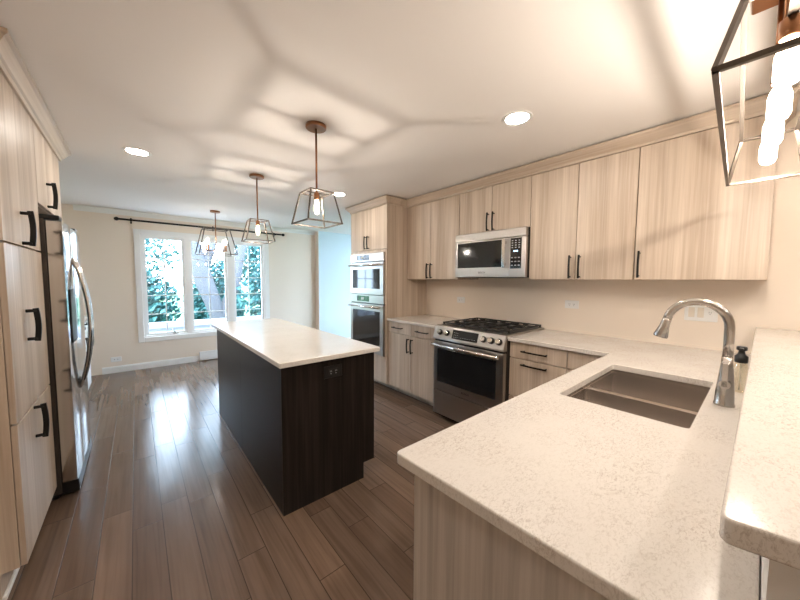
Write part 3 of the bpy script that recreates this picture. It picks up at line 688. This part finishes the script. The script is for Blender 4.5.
part('plate', B(-.316, -.20, YW-.006, YW-.0005, .160, .230, bev=.002), PLATE, t); part('receptacle', B(-.292, -.224, YW-.0075, YW-.006, .178, .212), PLATE, t)
s = nb(); [box(s, x-.004, x+.004, YW-.0079, YW-.0074, .190, .200) for x in (-.275, -.241)]; part('socket_slot', s, PLATED, t)
t = thing('wall_register', (.895, YW, .0), 'white slatted heating register at the foot of the window wall', 'vent')
b = nb(); box(b, .765, 1.025, YW-.035, YW-.0005, .012, .155, .004); part('cover', b, WHITE, t)
b = nb(); [box(b, .785, 1.005, YW-.038, YW-.0345, .03+k*.018, .037+k*.018) for k in range(6)]; part('louvre', b, WHITE, t)

# ------------------------------------------------------------ island
t = thing('kitchen_island', (.92, 2.64, 0), 'dark espresso wood kitchen island in the middle of the floor', 'island')
ix0, ix1, iy0, iy1 = .6015, 1.2414, 1.732, 3.54
b = nb(); box(b, ix0+.02, ix1-.021, iy0+.02, iy1-.02, .11, CB-.001); box(b, ix0+.02, 1.153, iy0+.02, iy1-.02, 0, .11); part('body', b, DARKF, t)
part('end_panel', prism(nb(), [(ix0, 0), (1.153, 0), (1.153, .11), (ix1, .11), (ix1, CB-.001), (ix0, CB-.001)], 'y', iy0, iy0+.019), DARK, t)
part('end_panel', prism(nb(), [(ix0, 0), (1.153, 0), (1.153, .11), (ix1, .11), (ix1, CB-.001), (ix0, CB-.001)], 'y', iy1-.019, iy1), DARK, t)
part('side_panel', B(ix0, ix0+.018, iy0+.0195, 2.64, 0, CB-.001), DARKF, t); part('side_panel', B(ix0, ix0+.018, 2.642, iy1-.0195, 0, CB-.001), DARKF, t)
n = 4; wd = (iy1-iy0-.04)/n
for k in range(n):
    y0 = iy0+.02+k*wd
    d = part('drawer', B(ix1-.02, ix1-.001, y0+.002, y0+wd-.002, .735, CB-.004), DARK, t); handle(d, ix1-.001, y0+wd*.3, .81, axis='y', y1=y0+wd*.7, out=1)
    d = part('door', B(ix1-.02, ix1-.001, y0+.002, y0+wd-.002, .112, .731), DARK, t); handle(d, ix1-.001, y0+(wd-.04 if k % 2 == 0 else .04), .53, .70, out=1)
o = thing('island_outlet', (.925, iy0, .76), 'black outlet plate on the end of the dark island', 'outlet')
part('plate', B(.862, .986, iy0-.006, iy0-.0003, .757, .832, bev=.002), BLKPL, o)
r_ = part('receptacle', B(.892, .957, iy0-.0075, iy0-.0058, .775, .813), BLKPL, o)
s = nb()
for x in (.907, .942):
    for dx in (-.005, .005): box(s, x+dx-.0012, x+dx+.0012, iy0-.008, iy0-.0074, .794, .804)
    box(s, x-.003, x+.003, iy0-.008, iy0-.0074, .781, .786)
part('socket_slot', s, GREYT, o)
bm = poly_slab([.5735, 1.252], [1.672, 3.704], lambda x, y: True, CB, CT); soften(bm, [(.5735,1.672),(1.252,1.672),(.5735,3.704),(1.252,3.704)], .008, .005)
slab('worktop', bm, QUARTZW, 'white polished quartz worktop of the dark island')

# ------------------------------------------------------------ left run: pantry, fridge, far base cabinet
def lcab(name, y0, y1, zb, label, fronts, hs, toe=True, grp=None):
    t = thing(name, (-.7, (y0+y1)/2, 0), label, 'cabinet', grp)
    part('body', B(XLW+.001, XL-.021, y0+.0006, y1-.0006, zb, UT), OAK, t)
    part('toe_kick', B(-.50, -.48, y0-.03, y1-.0006, 0, zb-.0005), OAK, t); part('toe_trim', B(-.4795, -.466, y0-.03, y1-.0006, 0, .02, bev=.003), WHITE, t)
    for nm, a, c, z0, z1 in fronts:
        f = front(t, nm, XL, 1, a, c, z0, z1)
        for hy, hz0, hz1 in hs:
            if a < hy < c and z0 < hz0 < z1: handle(f, XL, hy, hz0, hz1, out=1)
    return t
lcab('pantry_cabinet', 2.045, 2.722, .105, 'tall light oak pantry cabinet with three stacked doors beside the refrigerator',
     [('door', 2.045, 2.722, .105, .738), ('door', 2.045, 2.722, .742, 1.517), ('door', 2.045, 2.722, 1.521, UT)],
     [(2.33, .565, .735), (2.31, 1.06, 1.22), (2.335, 1.525, 1.692)])
t = thing('fridge_top_cabinet', (-.7, 3.15, 1.80), 'light oak cabinet mounted over the refrigerator', 'cabinet')
b = nb(); box(b, XLW+.001, XL-.021, 2.7235, 3.4985, 1.800, UT); part('body', b, OAK, t)
d = front(t, 'door', XL, 1, 2.7235, 3.02, 1.80, UT); handle(d, XL, 2.99, 1.812, 1.975, out=1)
d = front(t, 'door', XL, 1, 3.0205, 3.4985, 1.80, UT)
tag(obj('fridge_end_panel', B(XLW+.001, XL-.004, 3.500, 3.519, 0, UT), OAK), 'oak gable panel on the far side of the refrigerator', 'panel')
crl = [(.0,UT+.0006),(.010,UT+.0006),(.014,UT+.018),(.024,UT+.024),(.05,2.322),(.062,2.330),(.062,CZ-.003),(.0,CZ-.003)]
b = rod_profile(nb(), crl, [((XLW+.002, 2.045), (0, -1)), ((XL, 2.045), (1, -1)), ((XL, 3.520), (1, 1)), ((XLW+.002, 3.520), (0, 1))])
cr = tag(obj('cabinet_crown', b, OAKH), 'light oak crown moulding over the pantry and refrigerator', 'moulding')
b = nb(); box(b, XLW+.002, XL-.001, 2.046, 3.519, UT+.001, CZ-.004)
tag(obj('soffit_board', b, OAKH), 'oak filler board above the pantry and refrigerator', 'board')

# refrigerator
t = thing('refrigerator', (-.68, 3.19, 0), 'stainless steel side-by-side refrigerator with long curved handles', 'refrigerator')
fy0, fy1, fxb, fxf = 2.742, 3.492, -.392, -.324
part('body', B(XLW+.03, fxb, fy0, fy1, .04, 1.715, bev=.004), STEELD, t)
b = nb(); box(b, fxb-.10, fxf+.004, fy0+.02, fy1-.02, .02, .10, .004); part('grille', b, BLKPL, t)
[part('foot', cyl(nb(), (x, y, 0), (x, y, .042), .02, seg=12), BLKPL, t) for x in (-.95, -.43) for y in (fy0+.05, fy1-.05)]
for y0, y1 in ((fy0+.01, fy0+.10), (fy1-.10, fy1-.01)): part('hinge_cover', B(-.50, fxf-.01, y0, y1, 1.7155, 1.742, bev=.004), BLKPL, t)
def fdoor(y0, y1, hy):
    b = nb(); n = 10; lo = []; 
    prof = []
    for k in range(n+1):
        s = k/n; y = y0+(y1-y0)*s; prof.append((fxf + .008*math.sin(math.pi*s)**.6, y))
    poly = [(fxb+.004, y0)] + prof + [(fxb+.004, y1)]
    prism(b, poly, 'z', .11, 1.705)
    for f in b.faces: f.smooth = False
    d = part('door', b, FRIDGE, t)
    h = nb(); pts = []
    for k in range(17):
        s = k/16; z = .62+(1.50-.62)*s; pts.append((fxf+.004+.068*math.sin(math.pi*s)**.75, hy, z))
    tube(h, pts, .0125, 12); part('handle', h, CHROME, d); return d
ym = 3.06
d1 = fdoor(fy0, ym-.003, ym-.045); d2 = fdoor(ym+.003, fy1, ym+.045)
b = nb(); box(b, fxf+.004, fxf+.012, fy0+.06, fy0+.25, .96, 1.30, .003); dp = part('water_dispenser', b, BLKPL, d1)

# far base cabinet beyond the fridge
t = thing('base_cabinet', (-.7, 4.6, 0), 'pale base cabinet standing beyond the refrigerator near the window', 'cabinet')
part('body', B(XLW+.001, -.455-.021, 3.70, 5.26, .10, .884), WHITE, t); part('toe_kick', B(-.53, -.51, 3.70, 5.26, 0, .0995), WHITE, t)
for k in range(3):
    y0 = 3.70+k*.52; d = front(t, 'drawer', -.455, 1, y0, y0+.52, .745, .882, WHITE); handle(d, -.455, y0+.17, .85, axis='y', y1=y0+.35, out=1)
    d = front(t, 'door', -.455, 1, y0, y0+.52, .10, .742, WHITE); handle(d, -.455, y0+.47, .56, .73, out=1)
bm = poly_slab([XLW+.001, -.432], [3.69, 5.28], lambda x, y: True, CB, CT); soften(bm, [], 0)
slab('worktop', bm, QUARTZW, 'pale worktop on the base cabinet beyond the refrigerator')

# ------------------------------------------------------------ lights
def lantern_frame(b, cx, cy, hx_, hy_, tx, ty, zb, zt, w, rot=0.):
    R = Matrix.Rotation(rot, 3, 'Z')
    def P(x, y, z): v = R @ Vector((x, y, 0)); return Vector((cx+v.x, cy+v.y, z))
    lo = [P(sx*hx_, sy*hy_, zb) for sx, sy in ((-1,-1),(1,-1),(1,1),(-1,1))]; hi = [P(sx*tx, sy*ty, zt) for sx, sy in ((-1,-1),(1,-1),(1,1),(-1,1))]
    for i in range(4):
        j = (i+1) % 4; e = (lo[j]-lo[i]).normalized()*w*.5
        bar(b, lo[i]-e, lo[j]+e, w, w); bar(b, hi[i]-e, hi[j]+e, w, w); bar(b, lo[i], hi[i], w, w)
    return P
def bulb_part(name, parent, c, z_top, z_bot, r, m, rim=.0):
    h = z_top-z_bot
    prof = [(.010,0),(.012,-.01),(r*.8,-.022),(r,-.04),(r,-h+.02),(r*.75,-h+.006),(r*.3,-h)]
    g = part(name, lathe(nb(), prof[::-1], (c[0], c[1], z_top), 18), m, parent)
    f = nb(); zm = z_top-h*.62; cyl(f, (c[0], c[1], zm-.013), (c[0], c[1], zm+.013), .008, seg=12); part('filament', f, FIL if m is BULB else FIL2, g); return g
def pendant(cx, cy, label, rot):
    t = thing('pendant_light', (cx, cy, 1.728), label, 'pendant light', 'lantern pendants over the island')
    part('canopy', lathe(nb(), [(.060,CZ-.024),(.064,CZ-.020),(.064,CZ-.0015)], (cx, cy, 0), 32), COPPER, t)
    b = nb(); cyl(b, (cx, cy, 1.93), (cx, cy, CZ-.022), .0065, seg=14); part('stem', b, COPPER, t)
    b = nb(); lantern_frame(b, cx, cy, (.117 if rot > 0 else .123), (.117 if rot > 0 else .123), .078, .078, 1.731, 1.926, .0085, rot)
    for s in (-1, 1): bar(b, (cx-.080*math.cos(rot)*s*0-.080*s, cy, 1.926), (cx, cy, 1.926), .008, .006)
    part('frame', b, FRAME, t)
    so_ = part('socket', lathe(nb(), [(.016,0),(.018,.004),(.018,.038),(.010,.046),(.008,.05)], (cx, cy, 1.884), 20), COPPER, t)
    bulb_part('bulb', t, (cx, cy), 1.886, 1.790, .0175, BULB)
pendant(.911, 1.905, 'lantern pendant with dark frame hanging nearest over the island', .03)
pendant(.909, 3.17, 'lantern pendant with dark frame hanging over the far end of the island', -.08)
# dining chandelier
cx, cy = .91, 5.2
t = thing('dining_chandelier', (cx, cy, 1.72), 'square lantern chandelier with candle bulbs hanging in front of the window', 'chandelier')
part('canopy', lathe(nb(), [(.060,CZ-.024),(.064,CZ-.020),(.064,CZ-.0015)], (cx, cy, 0), 32), COPPER, t)
b = nb(); cyl(b, (cx, cy, 1.80), (cx, cy, CZ-.022), .007, seg=12); part('stem', b, COPPER, t)
b = nb(); lantern_frame(b, cx, cy, .235, .20, .155, .13, 1.725, 2.085, .010, .0); bar(b, (cx-.155, cy, 2.085), (cx+.155, cy, 2.085), .009); part('frame', b, FRAME, t)
b = nb()
for sx, sy in ((-1,-1),(1,-1),(1,1),(-1,1)): tube(b, [(cx, cy, 1.81), (cx+sx*.05, cy+sy*.04, 1.775), (cx+sx*.11, cy+sy*.08, 1.775)], .005, 8)
part('arm', b, COPPER, t)
for sx, sy in ((-1,-1),(1,-1),(1,1),(-1,1)):
    q = (cx+sx*.11, cy+sy*.08); cn = part('candle_sleeve', lathe(nb(), [(.02,1.772),(.02,1.778),(.011,1.782),(.011,1.86)], (q[0], q[1], 0), 16), COPPER, t)
    part('bulb', lathe(nb(), [(.008,1.8605),(.015,1.885),(.016,1.90),(.008,1.94),(.002,1.955)], (q[0], q[1], 0), 14), BULB, t)
    f = nb(); cyl(f, (q[0], q[1], 1.885), (q[0], q[1], 1.91), .006, seg=10); part('filament', f, FIL3, [c for c in t.children if c.name.startswith("bulb")][-1])
# linear fixture over the bar
cx, cy, rot = 1.4725, .004, .038
t = thing('bar_chandelier', (cx, cy, 1.80), 'long rectangular lantern fixture with tube bulbs hanging over the bar', 'chandelier')
b = nb(); P = lantern_frame(b, cx, cy, .552, .105, .478, .072, 1.80, 1.957, .0108, rot)
bar(b, P(-.478, 0, 1.957), P(.478, 0, 1.957), .016, .012)
part('frame', b, FRAME, t)
R = Matrix.Rotation(rot, 4, 'Z'); mt = Matrix.Translation((cx, cy, 0)) @ R
part('canopy', B(-.255, .255, -.068, .068, CZ-.026, CZ-.0015, bev=.004, mtx=mt), COPPER, t)
for s in (-.19, .19):
    a = P(s, 0, 1.962); b = nb(); cyl(b, a, (a.x, a.y, CZ-.024), .0075, seg=14); part('stem', b, COPPER, t)
for s in (-.345, -.115, .115, .345):
    a = P(s, 0, 0); part('socket', lathe(nb(), [(.017,0),(.019,.004),(.019,.040),(.010,.046)], (a.x, a.y, 1.910), 20), COPPER, t)
    bulb_part('bulb', t, (a.x, a.y), 1.914, 1.808, .023, BULB2)
# recessed downlights
def can(x, y, label):
    t = thing('recessed_downlight', (x, y, CZ-.006), label, 'ceiling light', 'recessed ceiling downlights')
    part('trim_ring', (lambda b: (b))(ring(x, y)), WHITE, t)
    b = nb(); cyl(b, (x, y, CZ-.0035), (x, y, CZ-.001), .066, seg=32); part('lens', b, LED, t)
def ring(x, y):
    b = nb(); seg = 36; pr = [(.066,CZ-.0045),(.070,CZ-.0065),(.086,CZ-.005),(.089,CZ-.001),(.066,CZ-.001)]
    rs = [[b.verts.new((x+r*math.cos(2*math.pi*i/seg), y+r*math.sin(2*math.pi*i/seg), z)) for i in range(seg)] for r, z in pr]
    for a, c in zip(rs, rs[1:]+rs[:1]):
        for i in range(seg): b.faces.new((a[i], a[(i+1) % seg], c[(i+1) % seg], c[i]))
    return b
can(.045, 3.20, 'round white downlight in the ceiling near the refrigerator side')
can(1.79, 1.02, 'round white downlight in the ceiling closest to the range wall cabinets')
can(1.81, 3.22, 'round white downlight in the ceiling in front of the oven tower')
for x, y, l in ((1.1, -.7, 'added unseen fill downlight over the seats behind the bar'), (2.5, -.6, 'added unseen fill downlight in the corner past the bar end')): can(x, y, l)  # out of view behind the camera, added for ambient fill
can(.045, 1.02, 'round white downlight in the ceiling near the pantry')
for x, y, l in ((.3, -1.4, 'added unseen fill downlight behind the bar over the sitting side'), (1.9, -1.4, 'added unseen fill downlight behind the bar close to the side wall')): can(x, y, l)  # two more unseen downlights added to raise the fill

# ------------------------------------------------------------ curtain rod
t = thing('curtain_rod', (1, 5.98, 2.2), 'thin black curtain rod with round finials above the window', 'curtain rod')
b = nb(); cyl(b, (-.15, 5.98, 2.212), (2.14, 5.98, 2.212), .014, seg=14); part('rod', b, BLACK, t)
for x in (-.175, 2.165): part('finial', lathe(nb(), [(.010,-.028),(.022,-.016),(.027,0),(.022,.016),(.010,.028)], (x, 5.98, 2.212), 18, 'x'), BLACK, t)
for x in (-.02, 1.02, 2.02):
    b = nb(); box(b, x-.010, x+.010, YW-.006, YW-.0005, 2.17, 2.25); box(b, x-.006, x+.006, 5.968, YW-.005, 2.193, 2.2005); box(b, x-.006, x+.006, 5.962, 5.968, 2.193, 2.215); part('bracket', b, BLACK, t)
